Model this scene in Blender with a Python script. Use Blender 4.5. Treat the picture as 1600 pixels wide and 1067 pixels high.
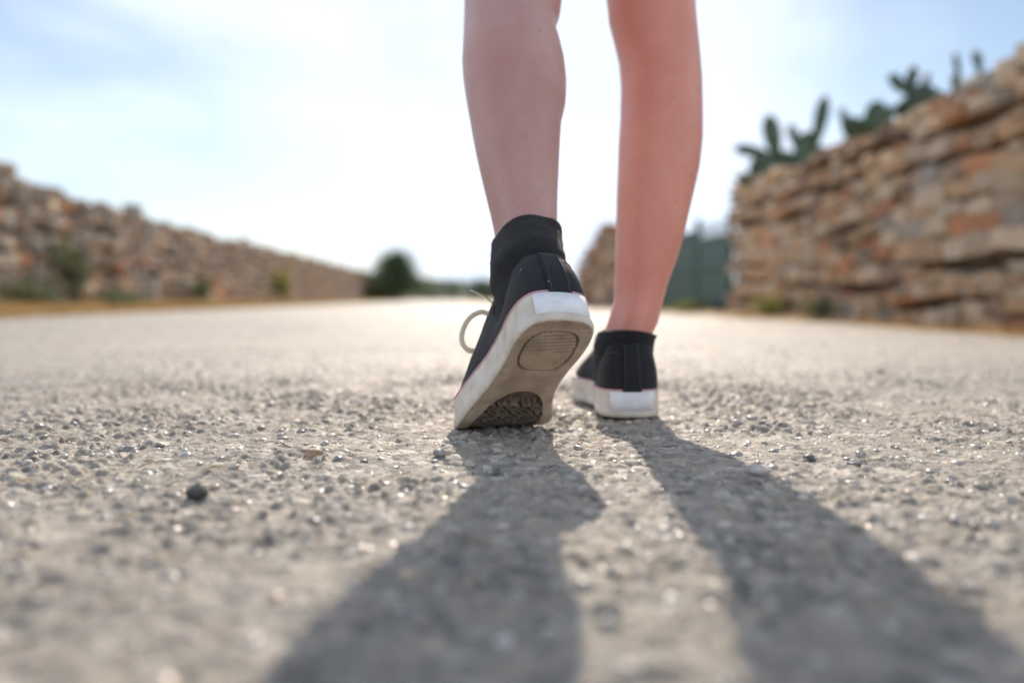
import bpy, bmesh, math, random
import numpy as np
from mathutils import Vector, Matrix, noise as mnoise

for o in list(bpy.data.objects):
    bpy.data.objects.remove(o, do_unlink=True)
SC = bpy.context.scene
COL = SC.collection
R = math.radians
rng = np.random.default_rng(11)
random.seed(11)

# ------------------------------------------------------------------ camera
cam_d = bpy.data.cameras.new('camera')
cam_d.lens = 28.0
cam_d.sensor_width = 36.0
cam_d.clip_start = 0.02
cam_d.clip_end = 3000
cam_d.dof.use_dof = True
cam_d.dof.focus_distance = 0.70
cam_d.dof.aperture_fstop = 2.15
cam = bpy.data.objects.new('camera', cam_d)
COL.objects.link(cam)
cam.location = (0, 0, 0.13)
cam.rotation_euler = (R(90 - 3.01), 0, 0)
SC.camera = cam

# ------------------------------------------------------------------ sky, sun, exposure
CLOUD_W = 15.3
SUN_EL, SUN_AZ = R(33.0), R(3.0)          # azimuth measured from +Y towards +X
world = bpy.data.worlds.new('World')
SC.world = world
world.use_nodes = True
wn, wl = world.node_tree.nodes, world.node_tree.links
bg = wn['Background']
sky = wn.new('ShaderNodeTexSky')
sky.sky_type = 'NISHITA'
sky.sun_disc = False
sky.sun_elevation = SUN_EL
sky.sun_rotation = SUN_AZ
sky.air_density = 1.0
sky.dust_density = 0.4
sky.ozone_density = 1.0
bg.inputs['Strength'].default_value = 0.06
# thin high cloud spread over the whole sky
tc = wn.new('ShaderNodeTexCoord')
mp = wn.new('ShaderNodeMapping')
mp.inputs['Scale'].default_value = (1.0, 1.0, 1.5)
nz = wn.new('ShaderNodeTexNoise')
nz.noise_dimensions = '4D'
nz.inputs['W'].default_value = CLOUD_W
nz.inputs['Scale'].default_value = 1.7
nz.inputs['Detail'].default_value = 6
nz.inputs['Roughness'].default_value = 0.5
nz.inputs['Distortion'].default_value = 0.4
rp = wn.new('ShaderNodeValToRGB')
rp.color_ramp.interpolation = 'EASE'
rp.color_ramp.elements[0].position = 0.385
rp.color_ramp.elements[1].position = 0.58
mx = wn.new('ShaderNodeMixRGB')
mx.inputs['Color2'].default_value = (8.7, 9.8, 11.5, 1)
wl.new(tc.outputs['Generated'], mp.inputs['Vector'])
wl.new(mp.outputs['Vector'], nz.inputs['Vector'])
wl.new(nz.outputs['Fac'], rp.inputs['Fac'])
wl.new(rp.outputs['Color'], mx.inputs['Fac'])
wl.new(sky.outputs['Color'], mx.inputs['Color1'])
wl.new(mx.outputs['Color'], bg.inputs['Color'])

sun_d = bpy.data.lights.new('sun', 'SUN')
sun_d.energy = 2.6
sun_d.angle = R(0.55)
sun_d.color = (1.0, 0.87, 0.72)
sun = bpy.data.objects.new('sun', sun_d)
COL.objects.link(sun)
sdir = Vector((math.sin(SUN_AZ) * math.cos(SUN_EL), math.cos(SUN_AZ) * math.cos(SUN_EL), math.sin(SUN_EL)))
sun.rotation_euler = sdir.to_track_quat('Z', 'Y').to_euler()
sun.location = sdir * 30

SC.view_settings.view_transform = 'Standard'
SC.view_settings.look = 'None'
SC.view_settings.gamma = 1.0
SC.view_settings.use_curve_mapping = False
SC.view_settings.exposure = 0.98
SC.cycles.max_bounces = 6
SC.cycles.transparent_max_bounces = 4

# ------------------------------------------------------------------ helpers
def mesh_from(name, V, F, smooth=True, mats=(), fmat=None):
    """V (n,3) floats, F list/array of index tuples."""
    me = bpy.data.meshes.new(name)
    V = np.asarray(V, dtype=np.float32)
    if isinstance(F, np.ndarray):
        n, k = F.shape
        me.vertices.add(len(V)); me.vertices.foreach_set('co', V.ravel())
        me.loops.add(n * k); me.loops.foreach_set('vertex_index', F.astype(np.int32).ravel())
        me.polygons.add(n)
        me.polygons.foreach_set('loop_start', np.arange(0, n * k, k, dtype=np.int32))
        me.polygons.foreach_set('loop_total', np.full(n, k, dtype=np.int32))
        me.update(calc_edges=True)
    else:
        me.from_pydata([tuple(map(float, v)) for v in V], [], [tuple(map(int, f)) for f in F])
        me.update()
    me.polygons.foreach_set('use_smooth', np.full(len(me.polygons), bool(smooth)))
    for m in mats:
        me.materials.append(m)
    if fmat is not None:
        me.polygons.foreach_set('material_index', np.asarray(fmat, dtype=np.int32))
    me.update()
    return me

def link(name, me, parent=None, loc=(0, 0, 0), rot=(0, 0, 0), scale=(1, 1, 1)):
    o = bpy.data.objects.new(name, me)
    COL.objects.link(o)
    o.location = loc; o.rotation_euler = rot; o.scale = scale
    if parent is not None:
        o.parent = parent
    return o

def tag(o, label=None, cat=None, group=None, kind=None):
    if label: o['label'] = label
    if cat: o['category'] = cat
    if group: o['group'] = group
    if kind: o['kind'] = kind
    return o

class MB:
    """collects vertices and faces of one mesh"""
    def __init__(self):
        self.V = []; self.F = []
    def add(self, V, F):
        b = len(self.V)
        self.V += [tuple(map(float, v)) for v in V]
        self.F += [tuple(int(i) + b for i in f) for f in F]
        return self
    def loft(self, rings, closed=True, cap=True):
        n = len(rings[0]); V = [p for r in rings for p in r]; F = []
        for i in range(len(rings) - 1):
            for j in range(n if closed else n - 1):
                k = (j + 1) % n
                F.append((i * n + j, i * n + k, (i + 1) * n + k, (i + 1) * n + j))
        if cap:
            F.append(tuple(range(n))[::-1])
            F.append(tuple((len(rings) - 1) * n + j for j in range(n)))
        return self.add(V, F)
    def tube(self, pts, rad, n=8, flat=1.0, up=(0, 0, 1)):
        pts = [Vector(p) for p in pts]
        if not hasattr(rad, '__len__'): rad = [rad] * len(pts)
        rings = []
        for i, p in enumerate(pts):
            t = (pts[min(i + 1, len(pts) - 1)] - pts[max(i - 1, 0)]).normalized()
            a = t.cross(Vector(up))
            if a.length < 1e-4: a = t.cross(Vector((1, 0, 0)))
            a.normalize(); b = a.cross(t).normalized()
            rings.append([p + a * math.cos(q) * rad[i] + b * math.sin(q) * rad[i] * flat
                          for q in [2 * math.pi * k / n for k in range(n)]])
        return self.loft(rings)
    def box(self, c, s, rotz=0.0):
        m = Matrix.Rotation(rotz, 3, 'Z')
        V = [Vector(c) + m @ Vector((x * s[0] / 2, y * s[1] / 2, z * s[2] / 2)) for z in (-1, 1) for y in (-1, 1) for x in (-1, 1)]
        return self.add(V, [(0, 2, 3, 1), (4, 5, 7, 6), (0, 1, 5, 4), (2, 6, 7, 3), (0, 4, 6, 2), (1, 3, 7, 5)])
    def mesh(self, name, mats, smooth=True, sub=None):
        V = np.array(self.V)
        if sub is not None: V = V - np.array(sub)
        return mesh_from(name, V, self.F, smooth, mats)

def catmull(P, per=8, closed=True):
    P = np.array(P, float); n = len(P); out = []
    for i in range(n if closed else n - 1):
        if closed: p0, p1, p2, p3 = P[(i - 1) % n], P[i], P[(i + 1) % n], P[(i + 2) % n]
        else: p0, p1, p2, p3 = P[max(i - 1, 0)], P[i], P[i + 1], P[min(i + 2, n - 1)]
        for k in range(per):
            t = k / per
            out.append(0.5 * ((2 * p1) + (-p0 + p2) * t + (2 * p0 - 5 * p1 + 4 * p2 - p3) * t * t + (-p0 + 3 * p1 - 3 * p2 + p3) * t ** 3))
    if not closed: out.append(P[-1])
    return np.array(out)

# ------------------------------------------------------------------ materials
def mat(name, col, rough=0.7, var=0.25, scale=20.0, col2=None, bump=0.0, bscale=60.0, spec=0.5, objrand=0.0,
        detail=6.0, coords='Object', attr=None, sheen=0.0, bdist=0.01):
    m = bpy.data.materials.new(name); m.use_nodes = True
    N, L = m.node_tree.nodes, m.node_tree.links
    b = N['Principled BSDF']
    b.inputs['Roughness'].default_value = rough
    b.inputs['Specular IOR Level'].default_value = spec
    if sheen: b.inputs['Sheen Weight'].default_value = sheen
    t = N.new('ShaderNodeTexCoord')
    n = N.new('ShaderNodeTexNoise'); n.inputs['Scale'].default_value = scale; n.inputs['Detail'].default_value = detail
    L.new(t.outputs[coords], n.inputs['Vector'])
    r = N.new('ShaderNodeValToRGB')
    c2 = col2 or tuple(c * (1 - var) for c in col)
    c1 = col if col2 else tuple(min(1, c * (1 + var)) for c in col)
    r.color_ramp.elements[0].position = 0.33; r.color_ramp.elements[0].color = (*c2, 1)
    r.color_ramp.elements[1].position = 0.67; r.color_ramp.elements[1].color = (*c1, 1)
    L.new(n.outputs['Fac'], r.inputs['Fac'])
    out = r.outputs['Color']
    if attr:
        a = N.new('ShaderNodeAttribute'); a.attribute_name = attr
        x = N.new('ShaderNodeMixRGB'); x.blend_type = 'MULTIPLY'; x.inputs['Fac'].default_value = 1
        L.new(out, x.inputs['Color1']); L.new(a.outputs['Color'], x.inputs['Color2']); out = x.outputs['Color']
    if objrand:
        oi = N.new('ShaderNodeObjectInfo')
        h = N.new('ShaderNodeHueSaturation')
        mr = N.new('ShaderNodeMapRange'); mr.inputs['To Min'].default_value = 1 - objrand; mr.inputs['To Max'].default_value = 1 + objrand
        L.new(oi.outputs['Random'], mr.inputs['Value']); L.new(mr.outputs['Result'], h.inputs['Value'])
        L.new(out, h.inputs['Color']); out = h.outputs['Color']
    L.new(out, b.inputs['Base Color'])
    if bump:
        n2 = N.new('ShaderNodeTexNoise'); n2.inputs['Scale'].default_value = bscale; n2.inputs['Detail'].default_value = 8
        L.new(t.outputs[coords], n2.inputs['Vector'])
        bp = N.new('ShaderNodeBump'); bp.inputs['Strength'].default_value = bump; bp.inputs['Distance'].default_value = bdist
        L.new(n2.outputs['Fac'], bp.inputs['Height']); L.new(bp.outputs['Normal'], b.inputs['Normal'])
    return m

def road_material():
    m = bpy.data.materials.new('worn_asphalt'); m.use_nodes = True
    N, L = m.node_tree.nodes, m.node_tree.links
    b = N['Principled BSDF']
    t = N.new('ShaderNodeTexCoord')
    def noise(s, d=6, rgh=0.55):
        n = N.new('ShaderNodeTexNoise'); n.inputs['Scale'].default_value = s; n.inputs['Detail'].default_value = d
        n.inputs['Roughness'].default_value = rgh
        L.new(t.outputs['Object'], n.inputs['Vector']); return n
    vor = N.new('ShaderNodeTexVoronoi'); vor.inputs['Scale'].default_value = 95.0
    L.new(t.outputs['Object'], vor.inputs['Vector'])
    # aggregate colours per cell
    sep = N.new('ShaderNodeSeparateColor'); L.new(vor.outputs['Color'], sep.inputs['Color'])
    r1 = N.new('ShaderNodeValToRGB'); cr = r1.color_ramp
    cr.elements[0].position = 0.0; cr.elements[0].color = (0.13, 0.126, 0.122, 1)
    cr.elements[1].position = 1.0; cr.elements[1].color = (0.60, 0.55, 0.47, 1)
    for p, c in ((0.15, (0.27, 0.25, 0.225)), (0.5, (0.375, 0.34, 0.295)), (0.8, (0.44, 0.375, 0.315))):
        e = cr.elements.new(p); e.color = (*c, 1)
    L.new(sep.outputs['Red'], r1.inputs['Fac'])
    # dust between
    dust = N.new('ShaderNodeRGB'); dust.outputs[0].default_value = (0.41, 0.36, 0.29, 1)
    nd = noise(14, 7); rd = N.new('ShaderNodeValToRGB')
    rd.color_ramp.elements[0].position = 0.42; rd.color_ramp.elements[1].position = 0.75
    L.new(nd.outputs['Fac'], rd.inputs['Fac'])
    mxd = N.new('ShaderNodeMixRGB'); L.new(rd.outputs['Color'], mxd.inputs['Fac'])
    L.new(r1.outputs['Color'], mxd.inputs['Color1']); L.new(dust.outputs[0], mxd.inputs['Color2'])
    # broad stains
    ns = noise(1.1, 5); rs = N.new('ShaderNodeValToRGB')
    rs.color_ramp.elements[0].position = 0.3; rs.color_ramp.elements[0].color = (0.82, 0.82, 0.83, 1)
    rs.color_ramp.elements[1].position = 0.7; rs.color_ramp.elements[1].color = (1.12, 1.1, 1.06, 1)
    L.new(ns.outputs['Fac'], rs.inputs['Fac'])
    ml = N.new('ShaderNodeMixRGB'); ml.blend_type = 'MULTIPLY'; ml.inputs['Fac'].default_value = 1
    L.new(mxd.outputs['Color'], ml.inputs['Color1']); L.new(rs.outputs['Color'], ml.inputs['Color2'])
    L.new(ml.outputs['Color'], b.inputs['Base Color'])
    rr = N.new('ShaderNodeMapRange'); rr.inputs['To Min'].default_value = 0.48; rr.inputs['To Max'].default_value = 0.85
    L.new(sep.outputs['Green'], rr.inputs['Value']); L.new(rr.outputs['Result'], b.inputs['Roughness'])
    b.inputs['Specular IOR Level'].default_value = 0.36
    # fine relief
    nf = noise(420, 8, 0.65)
    bp = N.new('ShaderNodeBump'); bp.inputs['Strength'].default_value = 0.9; bp.inputs['Distance'].default_value = 0.0026
    L.new(nf.outputs['Fac'], bp.inputs['Height'])
    v2 = N.new('ShaderNodeTexVoronoi'); v2.inputs['Scale'].default_value = 80.0
    L.new(t.outputs['Object'], v2.inputs['Vector'])
    bp2 = N.new('ShaderNodeBump'); bp2.inputs['Strength'].default_value = 0.5; bp2.inputs['Distance'].default_value = 0.004
    bp2.invert = True
    L.new(v2.outputs['Distance'], bp2.inputs['Height']); L.new(bp.outputs['Normal'], bp2.inputs['Normal'])
    L.new(bp2.outputs['Normal'], b.inputs['Normal'])
    return m

M_ROAD = road_material()
M_CHIP = mat('aggregate_chip', (0.95, 0.95, 0.95), 0.36, 0.12, 300, spec=0.65, bump=0.3, bscale=700, attr='Col', bdist=0.001)
M_DIRT = mat('dry_earth', (0.42, 0.28, 0.16), 0.9, 0.35, 3, bump=0.6, bscale=30, bdist=0.03)
M_FIELD = mat('dry_field', (0.30, 0.24, 0.13), 0.95, 0.35, 0.3)
M_STONES = [
    mat('limestone_honey', (0.52, 0.335, 0.195), 0.85, 0.3, 7, bump=0.5, bscale=22, objrand=0.22, bdist=0.02),
    mat('limestone_pale', (0.55, 0.425, 0.30), 0.85, 0.25, 6, bump=0.5, bscale=22, objrand=0.22, bdist=0.02),
    mat('limestone_grey', (0.34, 0.285, 0.235), 0.88, 0.3, 8, bump=0.5, bscale=24, objrand=0.25, bdist=0.02),
    mat('limestone_rust', (0.50, 0.23, 0.115), 0.85, 0.3, 6, bump=0.5, bscale=20, objrand=0.2, bdist=0.02),
    mat('limestone_brown', (0.30, 0.205, 0.14), 0.88, 0.3, 7, bump=0.5, bscale=22, objrand=0.25, bdist=0.02),
]
M_CORE = mat('wall_fill', (0.16, 0.12, 0.085), 0.95, 0.35, 9, bump=0.7, bscale=18, bdist=0.04)
M_GATE = mat('green_paint', (0.06, 0.115, 0.092), 0.5, 0.25, 9, bump=0.1, bscale=40)
M_CACTUS = mat('cactus_skin', (0.05, 0.082, 0.042), 0.5, 0.35, 14, bump=0.2, bscale=60, objrand=0.2)
M_LEAF = mat('leaf_green', (0.085, 0.12, 0.05), 0.6, 0.4, 5)
M_LEAFY = mat('leaf_yellow', (0.22, 0.22, 0.05), 0.65, 0.4, 8)
M_STRAW = mat('straw', (0.42, 0.29, 0.13), 0.8, 0.35, 6)
M_FARLEAF = mat('far_leaf', (0.11, 0.135, 0.10), 0.7, 0.4, 0.6)
M_BARK = mat('bark', (0.12, 0.09, 0.065), 0.9, 0.3, 12, bump=0.5, bscale=30)

def translucent(m, k, col):
    N, L = m.node_tree.nodes, m.node_tree.links
    t = N.new('ShaderNodeBsdfTranslucent'); t.inputs['Color'].default_value = (*col, 1)
    x = N.new('ShaderNodeMixShader'); x.inputs['Fac'].default_value = k
    L.new(N['Principled BSDF'].outputs[0], x.inputs[1]); L.new(t.outputs[0], x.inputs[2]); L.new(x.outputs[0], N['Material Output'].inputs['Surface'])
translucent(M_LEAF, 0.35, (0.10, 0.16, 0.05)); translucent(M_LEAFY, 0.4, (0.32, 0.34, 0.08))
translucent(M_STRAW, 0.35, (0.5, 0.34, 0.15)); translucent(M_FARLEAF, 0.35, (0.09, 0.13, 0.07))

# ------------------------------------------------------------------ road surface
def hash_tab(seed, n=256):
    r = np.random.default_rng(seed)
    return r.random((n, n, 5)).astype(np.float32)

def domes(x, y, cell, rmin, rmax, hmin, hmax, seed, power=0.5):
    T = hash_tab(seed); ci = np.floor(x / cell).astype(np.int64); cj = np.floor(y / cell).astype(np.int64)
    h = np.zeros_like(x)
    for di in (-1, 0, 1):
        for dj in (-1, 0, 1):
            i, j = ci + di, cj + dj
            q = T[i % 256, j % 256]
            dx = x - (i + q[..., 0]) * cell; dy = y - (j + q[..., 1]) * cell
            ang = q[..., 4] * 3.1416; c, s = np.cos(ang), np.sin(ang)
            rad = rmin + (rmax - rmin) * q[..., 2]
            a = (dx * c + dy * s) / rad; b = (-dx * s + dy * c) / (rad * 0.72)
            d2 = a * a + b * b
            h = np.maximum(h, (hmin + (hmax - hmin) * q[..., 3]) * np.maximum(0, 1 - d2) ** power)
    return h

def vnoise(x, y, cell, seed):
    T = hash_tab(seed)[..., 0]
    fx, fy = x / cell, y / cell
    i, j = np.floor(fx).astype(np.int64), np.floor(fy).astype(np.int64)
    u, v = fx - i, fy - j
    u = u * u * (3 - 2 * u); v = v * v * (3 - 2 * v)
    g = lambda a, b: T[a % 256, b % 256]
    return (g(i, j) * (1 - u) * (1 - v) + g(i + 1, j) * u * (1 - v) + g(i, j + 1) * (1 - u) * v + g(i + 1, j + 1) * u * v) - 0.5

def bend_x(y):                       # the lane swings gently to the left
    return np.where(y > 2.0, -0.088 * (y - 2.0) * np.clip((y - 2.0) / 8.0, 0, 1), 0.0)

def road_z(x, y):                    # cambered cross-section (no relief)
    x = np.asarray(x, float)
    xr = np.clip((x - 1.1) / 1.7, 0, 1.3); xl = np.clip((-x - 2.0) / 3.2, 0, 1.3)
    return -0.05 * xr * xr * (3 - 2 * np.clip(xr, 0, 1)) - 0.03 * xl * xl

def relief(x, y):
    wx = x + vnoise(x, y, 0.0065, 31) * 0.005 + vnoise(x, y, 0.0026, 33) * 0.0016
    wy = y + vnoise(x + 9.1, y, 0.0065, 32) * 0.005 + vnoise(x + 5.3, y, 0.0026, 34) * 0.0016
    d1 = domes(wx, wy, 0.0118, 0.0028, 0.0070, 0.0003, 0.0050, 3, 0.5)
    d2 = domes(wx + 3.3, wy + 1.7, 0.0058, 0.0015, 0.0032, 0.0002, 0.0024, 5)
    d3 = domes(wx + 7.7, wy + 4.1, 0.0038, 0.0010, 0.0020, 0.0002, 0.0013, 6)
    patch = np.clip(vnoise(x, y, 0.09, 8) * 1.6 + 0.85, 0.35, 1.15)
    low = vnoise(x, y, 0.22, 21) * 0.0035 + vnoise(x, y, 0.06, 22) * 0.0032 + vnoise(x, y, 0.024, 23) * 0.0024 + vnoise(x, y, 0.005, 24) * 0.0008
    return np.maximum(np.maximum(d1 * patch, d2 * (0.5 + 0.5 * patch)), d3) + low - 0.002

def axis(core0, core1, step, lo, hi, grow):
    a = list(np.arange(core0, core1, step)); st = step; p = a[-1]
    while p < hi:
        st *= grow; p += st; a.append(min(p, hi))
    st = step; p = a[0]; pre = []
    while p > lo:
        st *= grow; p -= st; pre.append(max(p, lo))
    return np.array(pre[::-1] + a)

gx = axis(-0.50, 0.62, 0.0019, -3.9, 2.38, 1.05)
gy = axis(0.20, 1.30, 0.0019, -3.0, 130.0, 1.045)
GX, GY = np.meshgrid(gx, gy)
sx = np.gradient(gx); sy = np.gradient(gy)
SP = np.maximum(sx[None, :], sy[:, None])
rel = relief(GX, GY) * np.clip(1.0 - (SP - 0.006) / 0.03, 0.0, 1)
GZ = road_z(GX, GY) + rel
# ragged road edges where the asphalt crumbles into the verge
WX = GX + bend_x(GY)
edge_l = (GX < -3.1); WX = WX + np.where(edge_l, vnoise(GX, GY, 0.5, 41) * 0.5 * np.clip((-3.1 - GX) / 0.8, 0, 1), 0)
edge_r = (GX > 1.9); WX = WX + np.where(edge_r, vnoise(GX, GY, 0.4, 42) * 0.35 * np.clip((GX - 1.9) / 0.48, 0, 1), 0)
ny, nx = GX.shape
idx = np.arange(nx * ny).reshape(ny, nx)
F = np.stack([idx[:-1, :-1], idx[:-1, 1:], idx[1:, 1:], idx[1:, :-1]], -1).reshape(-1, 4)
V = np.stack([WX, GY, GZ], -1).reshape(-1, 3)
road = link('road', mesh_from('road', V, F, True, [M_ROAD])); tag(road, 'worn pale asphalt lane between two rubble walls', 'road', kind='structure')

# ground sheet to the horizon
gxs = axis(-8, 8, 0.5, -900, 900, 1.25); gys = axis(-4, 40, 0.8, -900, 1400, 1.25)
AX, AY = np.meshgrid(gxs, gys)
AZ = -0.16 + vnoise(AX, AY, 9, 51) * 0.05
n0, n1 = AX.shape[1], AX.shape[0]; ix = np.arange(n0 * n1).reshape(n1, n0)
Fg = np.stack([ix[:-1, :-1], ix[:-1, 1:], ix[1:, 1:], ix[1:, :-1]], -1).reshape(-1, 4)
ground = link('ground', mesh_from('ground', np.stack([AX, AY, AZ], -1).reshape(-1, 3), Fg, True, [M_FIELD]))
tag(ground, 'dry fields beyond the walls', 'ground', kind='structure')

# earth verges between asphalt and walls
def verge(name, x0, x1, z0, z1, label, seed, y0=-3, y1=125):
    ys = axis(0.0, 22.0, 0.05, y0, y1, 1.12); us = np.linspace(0, 1, 22)
    U, Y = np.meshgrid(us, ys)
    X = x0 + (x1 - x0) * U
    Z = z0 + (z1 - z0) * U + vnoise(X, Y, 0.35, seed) * 0.05 * np.sin(U * 3.14) + vnoise(X, Y, 0.09, seed + 1) * 0.02
    a, b = Y.shape; k = np.arange(a * b).reshape(a, b)
    Fv = np.stack([k[:-1, :-1], k[:-1, 1:], k[1:, 1:], k[1:, :-1]], -1).reshape(-1, 4)
    o = link(name, mesh_from(name, np.stack([X + bend_x(Y), Y, Z], -1).reshape(-1, 3), Fv, True, [M_DIRT]))
    return tag(o, label, 'verge', kind='structure')
verge('verge_left', -7.2, -3.2, 0.02, -0.034, 'strip of dry earth below the long left wall', 61)
verge('verge_right', 1.9, 3.9, -0.075, -0.02, 'strip of dry earth below the right wall', 71)

# ------------------------------------------------------------------ dry stone walls
def stone_mesh(name, cuts, seed, sharp=4.0, rough=0.16):
    bm = bmesh.new()
    bmesh.ops.create_cube(bm, size=2.0)
    bmesh.ops.subdivide_edges(bm, edges=bm.edges[:], cuts=cuts, use_grid_fill=True)
    off = Vector((seed * 3.7, seed * 1.3, seed * 7.1))
    for v in bm.verts:
        c = v.co
        r = (abs(c.x) ** sharp + abs(c.y) ** sharp + abs(c.z) ** sharp) ** (1 / sharp)
        d = c / r
        d += Vector(mnoise.noise_vector(d * 0.9 + off)) * rough + Vector(mnoise.noise_vector(d * 2.3 + off)) * rough * 0.5
        v.co = d
    me = bpy.data.meshes.new(name); bm.to_mesh(me); bm.free()
    me.polygons.foreach_set('use_smooth', np.full(len(me.polygons), True))
    return me

BLOCKS = [[None] * 5 for _ in range(10)]
ROUNDS = [[None] * 5 for _ in range(10)]
for k in range(10):
    base_b = stone_mesh('stone_block', 2, k + 1, 14.0, 0.2)
    base_b.polygons.foreach_set('use_smooth', np.full(len(base_b.polygons), False))
    base_r = stone_mesh('stone_rubble', 2, k + 31, 3.2, 0.24)
    for q in range(5):
        for T_, b_ in ((BLOCKS, base_b), (ROUNDS, base_r)):
            me = b_.copy(); me.materials.append(M_STONES[q]); T_[k][q] = me
FARS = [stone_mesh('stone_far', 1, k + 61, 4.0, 0.2) for k in range(8)]
FARV = [(np.array([v.co[:] for v in m.vertices]), [tuple(p.vertices) for p in m.polygons]) for m in FARS]

def layout(length, hfun, chr_, wr, seed, wob=0.05):
    """list of stones: (u, z, w, h, is_top)"""
    r = random.Random(seed); out = []; z = -0.04; k = 0
    hm = max(hfun(i * 0.25) for i in range(int(length / 0.25) + 1))
    while z < hm:
        ch = r.uniform(*chr_) * (1.15 if z < 0.25 else 1.0)
        ph = r.uniform(0, 6.28); u = -r.uniform(0, 0.2)
        while u < length:
            w = ch * r.uniform(*wr)
            hh = ch * r.uniform(0.86, 1.14)
            zc = z + ch / 2 + wob * math.sin(u * 1.3 + ph) + wob * 0.6 * math.sin(u * 3.1 + 2 * ph)
            if z < 0.02: zc = z + ch / 2
            um = u + w / 2; top = hfun(max(0, min(length, um)))
            if 0 <= um and um + w * 0.5 <= length + 0.06 and zc + hh * 0.08 < top:
                if w > 0.30 and hh > 0.13 and r.random() < 0.25:      # two thin ones in place of a block
                    out.append((um, zc - hh * 0.26, w, hh * 0.5)); out.append((um + 0.02, zc + hh * 0.26, w * 0.95, hh * 0.5))
                else:
                    out.append((um, zc, w, hh))
            u += w * 0.985
        z += ch * 0.97; k += 1
    return out

def wall(name, label, p0, p1, side, hfun, chr_, wr, seed, shapes, weights, n_single, near_from, depth=0.5, batter=0.05):
    """side=+1: the visible face is on the right-hand side of p0->p1 rotated; local x along, local -y = face"""
    p0, p1 = Vector((*p0, 0)), Vector((*p1, 0)); L = (p1 - p0).length
    ang = math.atan2(p1.y - p0.y, p1.x - p0.x)
    e = bpy.data.objects.new(name, None); COL.objects.link(e)
    e.location = (p0.x, p0.y, -0.05); e.rotation_euler = (0, 0, ang)
    tag(e, label, 'wall')
    r = random.Random(seed + 5)
    st = layout(L, hfun, chr_, wr, seed)
    order = sorted(range(len(st)), key=lambda i: (0 if st[i][0] >= near_from else 1, st[i][0] if st[i][0] >= near_from else -st[i][0]))
    single = set(order[:n_single])
    rest = MB(); rest_m = []
    for i, (u, z, w, h) in enumerate(st):
        d = min(0.42, max(0.16, w * r.uniform(0.6, 1.0)))
        yoff = side * (d / 2 + batter * z / 1.5 + r.uniform(-0.028, 0.02))
        sc = (w * 0.51, d * 0.53, h * 0.515)
        rot = (r.uniform(-0.07, 0.07), r.gauss(0, 0.06), r.uniform(-0.1, 0.1) + (math.pi if r.random() < 0.5 else 0))
        q = r.choices(range(5), weights)[0]
        if i in single:
            link('stone', shapes[r.randrange(10)][q], e, (u, yoff, z), rot, sc)
        else:
            Vf, Ff = FARV[r.randrange(8)]
            Mx = Matrix.LocRotScale(Vector((u, yoff, z)), Matrix.Rotation(rot[1], 3, 'Y') @ Matrix.Rotation(rot[2], 3, 'Z'), Vector(sc))
            rest.add([Mx @ Vector(v) for v in Vf], Ff); rest_m += [q] * len(Ff)
    if rest.V:
        me = mesh_from('more_stones', rest.V, rest.F, True, M_STONES, rest_m)
        tag(link('more_stones', me, e), kind='stuff')
    core = MB(); n = max(2, int(L / 0.25)); rings = []
    for i in range(n + 1):
        u = L * i / n; t = max(0.12, hfun(u) - 0.05); f = 0.13; b = depth
        wv = [(f, -0.1), (f + 0.04, t * 0.5), (f + 0.07, t), (b, t + 0.03), (b + 0.02, -0.1)]
        rings.append([(u, side * (y + 0.02 * math.sin(u * 5 + z * 3)), z) for y, z in wv])
    core.loft(rings)
    link('wall_core', core.mesh('wall_core', [M_CORE], False), e)
    return e

def hn(u, s): return 0.5 * math.sin(u * 1.7 + s) + 0.3 * math.sin(u * 4.3 + 2 * s) + 0.25 * math.sin(u * 9.1 + 3 * s)
def h_right(u):
    u -= 1.4
    return 1.50 + 0.075 * math.exp(-((u - 1.2) / 1.4) ** 2) + 0.06 * hn(u, 1.0) - 0.11 * math.exp(-((u - 3.6) / 1.2) ** 2) + 0.014 * u + 0.10 * math.exp(-((u - 7.4) / 1.2) ** 2)
def h_left(u): return 1.62 + 0.11 * hn(u, 4.0) + 0.012 * max(0.0, u - 14)
def h_stub(u): return (1.72 + 0.05 * hn(u, 2.0)) * (1.0 if u < 4.6 else max(0.45, 1 - 0.40 * (u - 4.6) / 1.9))
# face is on the -X side for the right wall: walking +Y, the wall body lies to the right -> local -y
wall('rubble_wall', 'tall dry stone wall of honey limestone blocks with prickly pear on top', (2.714, 1.3), (2.76, 10.37), -1, h_right,
     (0.05, 0.135), (1.3, 3.3), 101, BLOCKS, (6, 5, 2.2, 1.2, 1.8), 300, 2.75)
wall('rubble_wall', 'long rough wall of brown weathered rubble with shrubs at its foot', (-5.32, 3.6), (-11.0, 68.0), 1, h_left,
     (0.09, 0.23), (0.9, 2.3), 202, ROUNDS[:4] + BLOCKS[:6], (1.2, 1.4, 4, 1.0, 5), 300, 4.9)
wall('rubble_wall', 'short tan stone wall with sloping end beyond the green gate', (2.42, 13.6), (1.55, 20.1), -1, h_stub,
     (0.10, 0.2), (1.2, 2.6), 303, BLOCKS, (5, 3, 2, 2, 2.5), 190, 0.0)

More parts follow.
